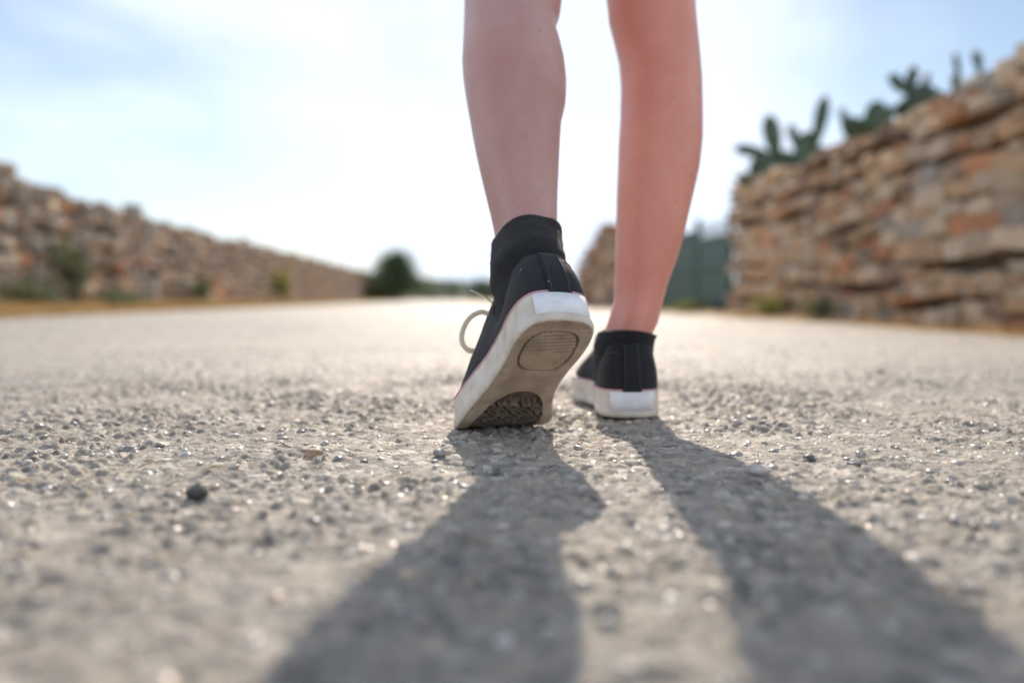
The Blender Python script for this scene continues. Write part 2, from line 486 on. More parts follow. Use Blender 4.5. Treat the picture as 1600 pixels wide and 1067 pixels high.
# ------------------------------------------------------------------ green gate
def gate():
    a, b = Vector((2.46, 13.45, -0.05)), Vector((2.845, 10.40, -0.05))
    L = (b - a).length; ang = math.atan2(b.y - a.y, b.x - a.x)
    e = bpy.data.objects.new('gate', None); COL.objects.link(e); e.location = a; e.rotation_euler = (0, 0, ang)
    tag(e, 'green painted metal gate of upright slats with spiked bars, between two stone walls', 'gate')
    def add(n, mb, sm=False): link(n, mb.mesh(n, [M_GATE], sm), e)
    for u in (0.05, 1.86, L - 0.03): add('post', MB().box((u, 0, 0.66), (0.07, 0.07, 1.36)))
    u = 0.12
    slat = MB().box((0, 0, 0.61), (0.074, 0.018, 1.16)).mesh('slat', [M_GATE], False)
    while u < 1.80:
        link('slat', slat, e, (u, 0.004 * ((int(u * 100) % 3) - 1), 0.0), (0, 0, 0.06 * (1 if int(u / 0.08) % 2 else -1))); u += 0.08
    slat2 = MB().box((0, 0, 0.53), (0.074, 0.018, 1.0)).mesh('slat_low', [M_GATE], False)
    bar = MB().tube([(0, 0, 1.0), (0, 0, 1.22), (0, 0, 1.27)], [0.009, 0.009, 0.001], 6).mesh('spike_bar', [M_GATE], True)
    u = 1.95
    while u < L - 0.08:
        link('slat', slat2, e, (u, 0.0, 0.0), (0, 0, 0.06)); link('spike_bar', bar, e, (u, 0.02, 0)); u += 0.085
    for z in (0.14, 0.62, 1.10): add('rail', MB().box((0.95, -0.03, z), (1.76, 0.03, 0.05)))
    for z in (0.14, 0.60, 1.02): add('rail', MB().box(((1.86 + L) / 2, -0.03, z), (L - 1.92, 0.03, 0.05)))
gate()

# ------------------------------------------------------------------ prickly pear cacti
def pad_mesh(mb, p, q, w, face, thick):
    """obovate pad from p to q (metres, local), width w, its flat side turned by face about the pad axis"""
    p, q = Vector(p), Vector(q); ax = (q - p); L = ax.length; ax.normalize()
    side = ax.cross(Vector((0, 1, 0))).normalized(); nrm = side.cross(ax).normalized()
    m = Matrix.Rotation(face, 3, ax); side = m @ side; nrm = m @ nrm
    rings = []; prof = [(0, .16), (.06, .38), (.18, .62), (.35, .84), (.55, .99), (.72, 1.0), (.86, .80), (.95, .48), (1, .12)]
    for t, k in prof:
        c = p + ax * L * t
        rings.append([c + side * math.cos(a) * w / 2 * k + nrm * math.sin(a) * thick / 2 * (0.35 + 0.65 * k) for a in [6.2832 * i / 14 for i in range(14)]])
    mb.loft(rings); return mb

def cactus(label, X, d, pads, px0, seed):
    r = random.Random(seed); s = d / 1244.4
    base = Vector((X, d, 0.0)); e = bpy.data.objects.new('prickly_pear', None); COL.objects.link(e); e.location = (X, d, -0.1)
    tag(e, label, 'cactus', 'prickly pears behind the right wall')
    def loc(x, y): return Vector(((x - px0) * s, r.uniform(-0.08, 0.08), (468 - y) * s + 0.13 + 0.1))
    trunk = MB().tube([(0, 0, 0), (0.03, 0.02, 0.5), (-0.02, 0, 1.0), loc(px0, pads[0][1] - 6)], [0.09, 0.085, 0.08, 0.06], 10)
    link('trunk', trunk.mesh('trunk', [M_CACTUS]), e)
    for (x0, y0, x1, y1, w) in pads:
        w *= 1.15; x1 += (x1 - x0) * 0.04; y1 += (y1 - y0) * 0.04
        mb = pad_mesh(MB(), loc(x0, y0), loc(x1, y1), max(w * s, 0.14), math.acos(min(1, w * s / max(w * s, 0.14))) * 0.8 + r.uniform(-.2, .2), 0.045)
        link('pad', mb.mesh('pad', [M_CACTUS]), e)
cactus('broad prickly pear with many pads at the gate end of the wall', 3.2, 9.45,
       [(1225, 320, 1226, 240, 52), (1214, 255, 1199, 186, 26), (1208, 244, 1146, 236, 16), (1202, 292, 1150, 281, 15),
        (1240, 272, 1266, 212, 34), (1246, 246, 1236, 197, 16), (1268, 236, 1282, 160, 20), (1252, 292, 1292, 238, 46), (1195, 300, 1180, 250, 30), (1275, 290, 1300, 262, 30)], 1225, 1)
cactus('low prickly pear clump barely clearing the middle of the wall', 3.2, 7.4,
       [(1345, 235, 1348, 192, 44), (1330, 214, 1318, 172, 14), (1352, 212, 1378, 165, 30), (1338, 222, 1322, 190, 26), (1360, 215, 1398, 172, 22)], 1346, 2)
cactus('compact dark prickly pear with one pad reaching sideways off the wall', 3.2, 6.3,
       [(1440, 212, 1440, 140, 52), (1428, 152, 1382, 130, 18), (1424, 150, 1422, 113, 17), (1444, 152, 1448, 121, 14), (1448, 190, 1470, 148, 34), (1425, 200, 1415, 160, 30)], 1440, 3)
cactus('single slim prickly pear stem peeking over the wall crest', 3.2, 5.85, [(1480, 170, 1479, 125, 16), (1479, 132, 1477, 93, 12)], 1480, 4)
cactus('single small prickly pear pad beside the highest wall stones', 3.2, 5.5, [(1526, 150, 1526, 112, 14), (1526, 116, 1523, 84, 14)], 1526, 5)

# ------------------------------------------------------------------ weeds, shrubs, tree, far wood
def leaf_quads(mb, centers, size, r, stretch=2.0):
    for c in centers:
        d = Vector((r.gauss(0, 1), r.gauss(0, 1), r.gauss(0.3, 0.8))).normalized()
        s = d.cross(Vector((r.gauss(0, 1), r.gauss(0, 1), r.gauss(0, 1)))).normalized()
        L = size * r.uniform(0.6, 1.3); w = L / stretch
        n = d.cross(s) * L * 0.12
        c = Vector(c)
        mb.add([c - d * L / 2, c + s * w / 2 + n, c + d * L / 2, c - s * w / 2 + n], [(0, 1, 2, 3)])

def shrub(label, loc, h, rad, n, leaf, m, seed, cat='weed', name='weed', group=None):
    r = random.Random(seed); e = bpy.data.objects.new(name, None); COL.objects.link(e); e.location = loc
    tag(e, label, cat, group)
    st, lf = MB(), MB()
    for k in range(max(5, int(n / 26))):
        a = r.uniform(0, 6.28); t = r.uniform(0.2, 1) * rad
        tip = Vector((math.cos(a) * t, math.sin(a) * t, h * r.uniform(0.55, 1)))
        mid = tip * 0.5 + Vector((0, 0, h * 0.12))
        st.tube([(0, 0, 0), mid, tip], [0.010 * h + 0.002, 0.007 * h + 0.0015, 0.001], 5)
        cs = []
        for _ in range(26):
            q = r.uniform(0.3, 1.05); p = (mid * (2 * q) if q < 0.5 else mid.lerp(tip, 2 * q - 1))
            cs.append(p + Vector((r.gauss(0, 1), r.gauss(0, 1), r.gauss(0, 1))) * leaf * 0.9)
        leaf_quads(lf, cs, leaf, r)
    link('stem', st.mesh('stem', [M_BARK]), e); link('foliage', lf.mesh('foliage', [m], False), e)

def wl_x(y): return -5.32 - 5.68 * (y - 3.6) / 64.4       # face of the left wall
shrub('grey green shrub growing out of the left rubble wall face', (wl_x(10.4) + 0.22, 10.4, 0.0), 1.0, 0.35, 520, 0.07, M_LEAF, 1, 'shrub', 'shrub')
shrub('low green weed on the sandy verge under the left wall', (wl_x(10.2) + 0.9, 10.2, -0.02), 0.24, 0.4, 420, 0.06, M_LEAF, 2)
shrub('small dark green bush at the foot of the left wall', (wl_x(15.6) + 0.3, 15.6, 0.0), 0.6, 0.3, 420, 0.07, M_LEAF, 3)
shrub('yellow green bush against the far stretch of left wall', (wl_x(23.5) + 0.35, 23.5, 0.0), 1.0, 0.45, 600, 0.10, M_LEAFY, 4, 'shrub', 'shrub')
shrub('dusty green weed mound beside the left verge', (wl_x(8.9) + 0.5, 8.9, -0.01), 0.34, 0.5, 520, 0.06, M_LEAF, 5)
shrub('bright yellow green weed at the foot of the right wall', (2.58, 8.0, -0.06), 0.22, 0.22, 420, 0.045, M_LEAFY, 6)
shrub('dark green weed between stones low on the right wall', (2.62, 6.9, -0.06), 0.2, 0.2, 300, 0.045, M_LEAF, 7)
shrub('dry olive weed growing before the green gate', (2.45, 10.9, -0.06), 0.14, 0.4, 420, 0.05, M_LEAFY, 8)

def grass(name, label, n, fx, seed, hmax):
    r = random.Random(seed); mb = MB()
    for _ in range(n):
        x, y, z = fx(r); h = hmax * r.uniform(0.3, 1.0); a = r.uniform(0, 6.28); w = 0.004 + 0.0006 * y
        l = Vector((math.cos(a), math.sin(a), 0)) * h * r.uniform(0.1, 0.7); s = Vector((-math.sin(a), math.cos(a), 0)) * w
        p = Vector((x, y, z - 0.015))
        mb.add([p - s, p + s, p + l * 0.4 + s * 0.7 + Vector((0, 0, h * 0.6)), p + l + Vector((0, 0, h)), p + l * 0.4 - s * 0.7 + Vector((0, 0, h * 0.6))], [(0, 1, 2, 3, 4)])
    tag(link(name, mb.mesh(name, [M_STRAW], False)), label, 'grass', kind='stuff')
def gl(r):
    y = 5 + 45 * r.random() ** 2.0; t = r.random() ** 1.6
    return (wl_x(y) + 0.05 + 1.9 * t, y, 0.0 - 0.025 * t)
def gr_(r):
    y = 4 + 16 * r.random() ** 1.5; t = r.random() ** 1.6
    x = 2.70 if y < 10.4 else 2.76 - 0.12 * (y - 10.4)
    return (x - 0.02 - 0.30 * t, y, -0.055)
grass('dry_grass', 'dry straw coloured grass along the foot of the left wall', 12000, gl, 31, 0.16)
grass('dry_grass', 'thin dry grass along the foot of the right wall', 1800, gr_, 32, 0.07)

def tree(label, loc, h, w, seed, n=4200):
    r = random.Random(seed); e = bpy.data.objects.new('bushy_tree', None); COL.objects.link(e); e.location = loc
    tag(e, label, 'tree')
    tr = MB(); tr.tube([(0, 0, -0.1), (0.05, 0, h * .2), (-.05, .05, h * .45), (0, 0, h * .75)], [.16, .13, .10, .04], 9)
    lf = MB()
    for k in range(26):
        a = r.uniform(0, 6.28); q = r.random() ** 0.6; zz = r.uniform(0.1, 1.0) ** 1.2 * 0.9
        rad = w / 2 * max(0.08, 1.0 - zz ** 2.2) * q
        c = Vector((math.cos(a) * rad, math.sin(a) * rad, h * zz))
        tr.tube([(0, 0, h * zz * 0.55), c * 0.6 + Vector((0, 0, h * zz * .3)), c], [.05, .03, .01], 6)
        s = r.uniform(0.22, 0.42) * w / 3
        leaf_quads(lf, [c + Vector((r.gauss(0, s), r.gauss(0, s), r.gauss(0, s * 0.8))) for _ in range(n // 26)], 0.19, r)
    link('trunk', tr.mesh('trunk', [M_BARK]), e); link('crown', lf.mesh('crown', [M_LEAF], False), e)
tree('dark bushy tree standing at the far end of the left wall', (-7.6, 52, -0.05), 3.2, 4.0, 19, 9000)

def far_wood():
    r = random.Random(77); lf = MB()
    for k in range(130):
        x = r.uniform(-34, 46); y = 150 + r.uniform(-12, 25); h = r.uniform(2.8, 4.6)
        for _ in range(90):
            q = r.random()
            c = (x + r.gauss(0, 1.3), y + r.gauss(0, 1.3), h * q ** 0.8)
            leaf_quads(lf, [c], 0.75, r, 1.5)
    tag(link('far_woodland', lf.mesh('far_woodland', [M_FARLEAF], False)), 'distant low line of scrub and trees at the end of the lane', 'woodland', kind='stuff')
far_wood()
hx = np.linspace(-700, 700, 90); hills = []
for k, (yy, zz) in enumerate(((260, -0.5), (300, 1.6), (420, 6.0), (600, 9.0), (800, -1))):
    hills.append([(x, yy, zz * (0.75 + 0.5 * float(vnoise(np.array([x]), np.array([yy]), 120, 91)[0])) if zz > 0 else -0.5) for x in hx])
hm = MB(); hm.loft(hills, closed=False, cap=False)
tag(link('hills', hm.mesh('hills', [M_FIELD])), 'low distant hills', 'hills', kind='structure')

# ------------------------------------------------------------------ person
BASE = (0.085, 0.95, 0.0)
M_SKIN = bpy.data.materials.new('skin'); M_SKIN.use_nodes = True
def skin_nodes():
    N, L = M_SKIN.node_tree.nodes, M_SKIN.node_tree.links
    b = N['Principled BSDF']; t = N.new('ShaderNodeTexCoord')
    n = N.new('ShaderNodeTexNoise'); n.inputs['Scale'].default_value = 9; n.inputs['Detail'].default_value = 9; n.inputs['Roughness'].default_value = 0.62
    L.new(t.outputs['Object'], n.inputs['Vector'])
    r = N.new('ShaderNodeValToRGB')
    r.color_ramp.elements[0].position = 0.3; r.color_ramp.elements[0].color = (0.47, 0.235, 0.21, 1)
    r.color_ramp.elements[1].position = 0.7; r.color_ramp.elements[1].color = (0.57, 0.35, 0.315, 1)
    L.new(n.outputs['Fac'], r.inputs['Fac'])
    # warm bounce light on the right leg, painted into the skin colour
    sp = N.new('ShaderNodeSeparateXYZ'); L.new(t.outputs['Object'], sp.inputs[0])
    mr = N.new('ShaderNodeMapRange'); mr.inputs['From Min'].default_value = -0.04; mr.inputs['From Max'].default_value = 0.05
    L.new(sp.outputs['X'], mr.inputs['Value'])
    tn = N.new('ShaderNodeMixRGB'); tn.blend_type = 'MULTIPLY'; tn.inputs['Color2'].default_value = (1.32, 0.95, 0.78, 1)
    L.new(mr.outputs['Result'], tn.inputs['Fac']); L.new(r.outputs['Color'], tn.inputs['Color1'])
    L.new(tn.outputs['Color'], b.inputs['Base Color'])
    b.inputs['Roughness'].default_value = 0.45
    b.inputs['Sheen Weight'].default_value = 0.2
    b.inputs['Sheen Roughness'].default_value = 0.35
    b.inputs['Specular IOR Level'].default_value = 0.45
    b.inputs['Subsurface Weight'].default_value = 0.35
    b.inputs['Subsurface Radius'].default_value = (1.0, 0.35, 0.2)
    b.inputs['Subsurface Scale'].default_value = 0.012
    n2 = N.new('ShaderNodeTexNoise'); n2.inputs['Scale'].default_value = 520; n2.inputs['Detail'].default_value = 4
    L.new(t.outputs['Object'], n2.inputs['Vector'])
    bp = N.new('ShaderNodeBump'); bp.inputs['Strength'].default_value = 0.3; bp.inputs['Distance'].default_value = 0.001
    L.new(n2.outputs['Fac'], bp.inputs['Height']); L.new(bp.outputs['Normal'], b.inputs['Normal'])
skin_nodes()
def specks(m, scale, size, col, rare=0.8):
    N, L = m.node_tree.nodes, m.node_tree.links; b = N['Principled BSDF']
    src = b.inputs['Base Color'].links[0].from_socket
    t = N.new('ShaderNodeTexCoord'); v = N.new('ShaderNodeTexVoronoi'); v.inputs['Scale'].default_value = scale
    L.new(t.outputs['Object'], v.inputs['Vector'])
    a = N.new('ShaderNodeMath'); a.operation = 'LESS_THAN'; a.inputs[1].default_value = size
    L.new(v.outputs['Distance'], a.inputs[0])
    sp = N.new('ShaderNodeSeparateColor'); L.new(v.outputs['Color'], sp.inputs['Color'])
    g = N.new('ShaderNodeMath'); g.operation = 'GREATER_THAN'; g.inputs[1].default_value = rare
    L.new(sp.outputs['Red'], g.inputs[0])
    k = N.new('ShaderNodeMath'); k.operation = 'MULTIPLY'; L.new(a.outputs[0], k.inputs[0]); L.new(g.outputs[0], k.inputs[1])
    x = N.new('ShaderNodeMixRGB'); L.new(k.outputs[0], x.inputs['Fac']); L.new(src, x.inputs['Color1']); x.inputs['Color2'].default_value = (*col, 1)
    L.new(x.outputs['Color'], b.inputs['Base Color'])
specks(M_SKIN, 90, 0.10, (0.30, 0.15, 0.11), 0.86)
M_CANVAS = mat('black_canvas', (0.010, 0.011, 0.013), 0.85, 0.35, 60, bump=0.5, bscale=1400, sheen=0.06, bdist=0.0006)
M_SOCK = mat('black_knit', (0.007, 0.0075, 0.0085), 0.95, 0.3, 90, bump=0.6, bscale=1100, sheen=0.04, bdist=0.0008)
M_RUBBER = mat('white_rubber', (0.76, 0.70, 0.63), 0.6, 0.12, 45, col2=(0.58, 0.49, 0.39), bump=0.25, bscale=260, bdist=0.0006)
specks(M_CANVAS, 130, 0.10, (0.30, 0.29, 0.27), 0.82); specks(M_SOCK, 150, 0.08, (0.25, 0.25, 0.25), 0.88)
M_LABEL = mat('pale_rubber', (0.80, 0.785, 0.79), 0.55, 0.1, 60, bump=0.15, bscale=240, bdist=0.0005)
M_TAN = mat('tan_outsole', (0.50, 0.39, 0.285), 0.8, 0.2, 60, col2=(0.36, 0.275, 0.195), bump=0.45, bscale=520, bdist=0.0006)
M_TREAD = mat('dirty_tread', (0.20, 0.155, 0.115), 0.85, 0.3, 90, bump=0.4, bscale=420, bdist=0.0006)
M_PINK = mat('pink_trim', (0.62, 0.33, 0.38), 0.6, 0.15, 80)
M_LACE = mat('lace_cotton', (0.66, 0.62, 0.56), 0.85, 0.12, 200, bump=0.4, bscale=1500, bdist=0.0004)
translucent(M_LACE, 0.4, (0.7, 0.66, 0.6))
M_STITCH = mat('dark_thread', (0.05, 0.05, 0.052), 0.8, 0.2, 300)
M_EYELET = mat('eyelet_metal', (0.35, 0.35, 0.36), 0.35, 0.1, 100)
M_DENIM = mat('denim', (0.10, 0.15, 0.24), 0.85, 0.25, 80, bump=0.4, bscale=900, bdist=0.0006)
M_SHIRT = mat('shirt_cotton', (0.62, 0.60, 0.57), 0.9, 0.1, 30, bump=0.2, bscale=500, bdist=0.001)
M_HAIR = mat('brown_hair', (0.10, 0.055, 0.03), 0.5, 0.3, 60, bump=0.5, bscale=90)

OUT = catmull([(0, 0), (-.020, .003), (-.030, .014), (-.0345, .035), (-.035, .065), (-.037, .10), (-.042, .13), (-.047, .16),
               (-.048, .185), (-.045, .21), (-.037, .232), (-.022, .249), (-.002, .2565), (.018, .251), (.034, .236), (.043, .213),
               (.046, .188), (.043, .165), (.034, .138), (.0285, .11), (.029, .08), (.032, .055), (.0325, .033), (.029, .014), (.019, .003)], 8)
NO = len(OUT)
TAN = np.roll(OUT, -1, 0) - np.roll(OUT, 1, 0); TAN /= np.linalg.norm(TAN, axis=1)[:, None]
NRM = np.stack([-TAN[:, 1], TAN[:, 0]], 1)            # outward for this winding (checked below)
if (NRM[30] * OUT[30])[0] < 0: NRM = -NRM
toe_i = int(np.argmax(OUT[:, 1]))
LATS = OUT[:toe_i + 1]; MEDS = np.vstack([OUT[toe_i:], OUT[:1]])[::-1]
def xl(s): return np.interp(s, LATS[:, 1], LATS[:, 0])
def xm(s): return np.interp(s, MEDS[:, 1], MEDS[:, 0])

class Foot:
    def __init__(self, mirror, yaw, pitch, toe_pitch, roll, bend0, bend1, ball, zlift):
        self.m = -1.0 if mirror else 1.0
        ss = np.linspace(-0.03, 0.30, 331); k = np.clip((ss - bend0) / (bend1 - bend0), 0, 1); k = k * k * (3 - 2 * k)
        self.th = pitch * (1 - k) + toe_pitch * k
        self.rl = roll * (1 - k)
        self.ss = ss; ds = ss[1] - ss[0]
        hor = np.concatenate([[0], np.cumsum(np.cos(self.th[:-1]) * ds)]); ver = np.concatenate([[0], np.cumsum(-np.sin(self.th[:-1]) * ds)])
        s0 = 0.205
        hor -= np.interp(s0, ss, hor); ver -= np.interp(s0, ss, ver)
        self.d = np.array([-math.sin(yaw), math.cos(yaw)]); self.r = np.array([math.cos(yaw), math.sin(yaw)])
        self.P = np.stack([ball[0] + self.d[0] * hor, ball[1] + self.d[1] * hor, ver + zlift], 1)
    def __call__(self, x, s, h):
        x, s, h = np.broadcast_arrays(np.asarray(x, float) * self.m, np.asarray(s, float), np.asarray(h, float))
        th = np.interp(s, self.ss, self.th); rl = np.interp(s, self.ss, self.rl)
        P = np.stack([np.interp(s, self.ss, self.P[:, k]) for k in range(3)], -1)
        n = np.stack([self.d[0] * np.sin(th), self.d[1] * np.sin(th), np.cos(th)], -1)
        rr = np.stack([np.full_like(th, self.r[0]), np.full_like(th, self.r[1]), np.zeros_like(th)], -1)
        c, q = np.cos(rl)[..., None], np.sin(rl)[..., None]
        lat = rr * c + n * q; nn = n * c - rr * q
        return P + lat * x[..., None] + nn * h[..., None]

FL = Foot(False, R(20), R(36.5), R(2), R(-4), 0.150, 0.225, (-0.0135, 0.808), 0.0005)
FR = Foot(True, R(1.0), R(1.0), R(-3), R(0), 0.13, 0.21, (0.126, 1.060), 0.001)

CS = [0, .01, .03, .06, .085, .105, .125, .145, .168]
CH = [.078, .0765, .071, .059, .060, .090, .093, .081, .066]
CK = [.80, .80, .82, .83, .76, .58, .46, .42, .44]
def grid_faces(nr, nc, closed):
    F = []
    for i in range(nr - 1):
        for j in range(nc if closed else nc - 1):
            k = (j + 1) % nc; F.append((i * nc + j, i * nc + k, (i + 1) * nc + k, (i + 1) * nc + j))
    return F

def quarter_point(o, n, v, extra=0.0):
    """o base outline point (x,s), v 0..1 up the side"""
    x, s = o
    top = np.interp(s, CS, CH); kx = np.interp(s, CS, CK)
    h = 0.026 + (top - 0.026) * v
    bx = x - n[0] * 0.0025; bs = s - n[1] * 0.0025
    X = bx * (1 + (kx - 1) * v ** 1.7) + n[0] * 0.0015 * math.sin(v * 3.14)
    heel = max(0.0, 1 - s / 0.03)
    S = bs + heel * (0.010 * v ** 1.5 - 0.003 * math.sin(v * 3.14)) + (1 - heel) * 0.004 * v * (1 if s < .06 else 0)
    return X + n[0] * extra, S + n[1] * extra, h

def sneaker(F, parent, label):
    def put(name, V, Fc, m, par, smooth=True, fm=None):
        mats = m if isinstance(m, list) else [m]
        return link(name, mesh_from(name, np.asarray(V).reshape(-1, 3) - np.array(BASE), Fc, smooth, mats, fm), par)
    # upper: quarters from eyelet row round the heel
    k = max(i for i in range(toe_i) if OUT[i, 1] <= 0.166)
    k2 = max(i for i in range(NO - toe_i) if OUT[-i, 1] <= 0.166 or i == 0)
    ids = list(range(-k2, k + 1)); nv = 16
    V = [[F(*quarter_point(OUT[i], NRM[i], v)) for i in ids] for v in np.linspace(0, 1, nv)]
    up = put('sneaker', V, grid_faces(nv, len(ids), False), M_CANVAS, parent)
    so = up.modifiers.new('thickness', 'SOLIDIFY'); so.thickness = 0.003; so.offset = 0
    up['label'] = label
    # collar binding
    mb = MB(); mb.tube([F(*quarter_point(OUT[i], NRM[i], 1.0)) for i in ids], 0.0021, 8)
    put('collar_binding', mb.V, mb.F, M_CANVAS, up)
    # heel strip and its stitching
    hid = [i for i in range(-14, 15) if abs(OUT[i, 0]) < 0.0125]
    V = [[F(*quarter_point(OUT[i], NRM[i], v, 0.0025)) for i in hid] for v in np.linspace(0.02, 1.02, 14)]
    o = put('heel_strip', V, grid_faces(14, len(hid), False), M_CANVAS, up)
    so = o.modifiers.new('thickness', 'SOLIDIFY'); so.thickness = 0.0018; so.offset = 0
    for i in (hid[1], hid[-2]):
        mb = MB(); mb.tube([F(*quarter_point(OUT[i], NRM[i], v, 0.0037)) for v in np.linspace(0.04, 1.0, 14)], 0.0005, 5)
        put('stitching', mb.V, mb.F, M_STITCH, up)
    # collar seam line below the edge
    mb = MB(); mb.tube([F(*quarter_point(OUT[i], NRM[i], 0.86, 0.0016)) for i in ids if abs(i) > 6], 0.0005, 5)
    put('stitching', mb.V, mb.F, M_STITCH, up)
    # vamp and tongue
    ss = np.concatenate([np.linspace(0.098, 0.22, 20), np.linspace(0.225, 0.2535, 12)])
    H = np.interp(ss, [.098, .105, .12, .135, .16, .19, .22, .24, .2535], [.110, .112, .104, .091, .071, .055, .047, .041, .030])
    V = []
    for s, hh in zip(ss, H):
        a = np.linspace(0, np.pi, 33); c0 = (xl(s) + xm(s)) / 2; w = (xm(s) - xl(s)) / 2 * 0.955
        if s < 0.15: w *= np.interp(s, [.098, .15], [.80, 1.0])
        cx = np.sign(np.cos(a)) * np.abs(np.cos(a)) ** 0.85; sz = np.abs(np.sin(a)) ** 0.80
        V.append(F(c0 - w * cx, s, 0.024 + (hh - 0.024) * sz))
    put('vamp', V, grid_faces(len(ss), 33, False), M_CANVAS, up)
    # midsole sidewall
    prof = [(0.0016, -0.0022), (0.0004, -0.0008), (0.0012, 0.0004), (0.004, 0.0014), (0.008, 0.0012), (0.0085, 0.0006), (0.016, 0.0004), (0.024, 0.0002),
            (0.0285, 0.0003), (0.0302, -0.0002), (0.0308, -0.0016), (0.0308, -0.005)]
    V = []
    for h, of in prof:
        q = OUT + NRM * of
        hh = h + np.where(h > 0.02, 0.006 * np.clip((q[:, 1] - 0.205) / 0.04, 0, 1), 0)
        V.append(F(q[:, 0], q[:, 1], hh))
    put('midsole', V, grid_faces(len(prof), NO, True), M_RUBBER, up)
    # coloured trim line at the top of the sidewall
    q = OUT + NRM * 0.0002
    mb = MB(); pts = F(q[:, 0], q[:, 1], 0.0302 + 0.006 * np.clip((q[:, 1] - 0.205) / 0.04, 0, 1))
    mb.tube(list(pts) + [pts[0]], 0.00085, 6)
    put('trim_line', mb.V, mb.F, M_PINK, up)
    # heel label
    hid = [i for i in range(-20, 21) if abs(OUT[i, 0]) < 0.0235 and OUT[i, 1] < 0.02]
    V = []
    for h, of in [(0.0075, 0.0004), (0.0078, 0.0019), (0.018, 0.0019), (0.0280, 0.0016), (0.0284, 0.0004)]:
        V.append([F(OUT[i, 0] + NRM[i, 0] * of, OUT[i, 1] + NRM[i, 1] * of, h) for i in hid])
    put('heel_label', V, grid_faces(5, len(hid), False), M_LABEL, up)
    # toe cap
    ss = np.concatenate([np.linspace(0.222, 0.245, 8), np.linspace(0.247, 0.2555, 7)]); V = []
    for s in ss:
        a = np.linspace(0, np.pi, 29); c0 = (xl(s) + xm(s)) / 2; w = (xm(s) - xl(s)) / 2 * 0.985
        hh = np.interp(s, [.222, .24, .2555], [.0485, .0435, .034])
        V.append(F(c0 - w * np.sign(np.cos(a)) * np.abs(np.cos(a)) ** .85, s, 0.024 + (hh - 0.024) * np.abs(np.sin(a)) ** .8))
    put('toe_cap', V, grid_faces(len(ss), 29, False), M_RUBBER, up)
    # outsole with its tread relief
    srow = np.concatenate([np.linspace(0.0006, 0.004, 8)[:-1], np.linspace(0.004, 0.25, 300), np.linspace(0.2505, 0.2562, 8)])
    u = np.linspace(-1, 1, 96)
    S = np.repeat(srow[:, None], 96, 1); A = xl(srow)[:, None]; B = xm(srow)[:, None]
    X = (A + B) / 2 + (B - A) / 2 * 0.972 * u[None, :]
    edge = np.clip((np.abs(u)[None, :] - 0.93) / 0.07, 0, 1)
    Hh = 0.0008 * edge ** 2
    Hh = Hh + 0.0007 * ((np.abs(u)[None, :] > 0.66) & (np.sin(S / 0.0026 * 6.2832) > 0.2)) + 0.0007 * ((S < 0.012) & (np.sin(X / 0.0026 * 6.2832) > 0.2))
    hp = np.abs((X + 0.001) / 0.0235) ** 2.8 + np.abs((S - 0.047) / 0.031) ** 2.8
    Hh = Hh + 0.0036 * ((hp > 0.86) & (hp < 1.10))
    rid = (np.sin(S / 0.0052 * 6.2832 + X * 190) > 0.55) & (hp < 0.8) & (S < 0.047)
    Hh = Hh + 0.0030 * rid
    ff = np.abs((X + 0.001) / np.interp(S, [.12, .19, .25], [.027, .036, .029])) ** 2.4 + np.abs((S - 0.178) / 0.064) ** 2.4
    inside = ff < 1.0
    dia = np.abs(((X + 0.003) / 0.024) % 1 - 0.5) + np.abs((S / 0.021) % 1 - 0.5)
    ridge = (((dia * 3.0) % 1) < 0.42) & (S > 0.142)
    dots = (np.hypot(((X / 0.006) % 1 - 0.5) * 0.006, S - 0.134) < 0.0011)
    Hh = np.where(inside, np.where(ridge | dots, 0.0010, 0.0068), Hh)
    V = F(X, S, Hh)
    nr, nc = X.shape; k = np.arange(nr * nc).reshape(nr, nc)
    Fo = np.stack([k[:-1, :-1], k[1:, :-1], k[1:, 1:], k[:-1, 1:]], -1).reshape(-1, 4)
    fm = (inside[:-1, :-1] & inside[1:, 1:]).reshape(-1).astype(int)
    put('outsole', V, Fo, [M_TAN, M_TREAD], up, False, fm)
    # eyelets, crossing laces
    for e_, s in enumerate((0.112, 0.126, 0.140, 0.154)):
        pair = []
        for sg in (-1, 1):
            i = min(ids, key=lambda j: abs(OUT[j, 1] - s) + (10 if OUT[j, 0] * sg < 0 else 0))
            p = F(*quarter_point(OUT[i], NRM[i], 0.90, 0.002)); pair.append(Vector(p))
            mb = MB(); ring = [F(*quarter_point(OUT[i], NRM[i], 0.90 + 0.045 * math.sin(a), 0.0022)) + (FL.r.tolist() + [0])[0] * 0 for a in np.linspace(0, 6.2832, 13)]
            c = Vector(p); mb.tube([c + Vector((math.cos(a) * .002, math.sin(a) * .002, 0)) for a in np.linspace(0, 6.2832, 11)], 0.0007, 5)
            put('eyelet', mb.V, mb.F, M_EYELET, up)
        mid = (pair[0] + pair[1]) / 2 + Vector(F(0, s, 0.012)) - Vector(F(0, s, 0))
        mb = MB(); mb.tube(catmull([pair[0], pair[0].lerp(mid, .6), mid, pair[1].lerp(mid, .6), pair[1]], 4, False), 0.0028, 7, 0.45)
        put('shoelace', mb.V, mb.F, M_LACE, up)
    return up

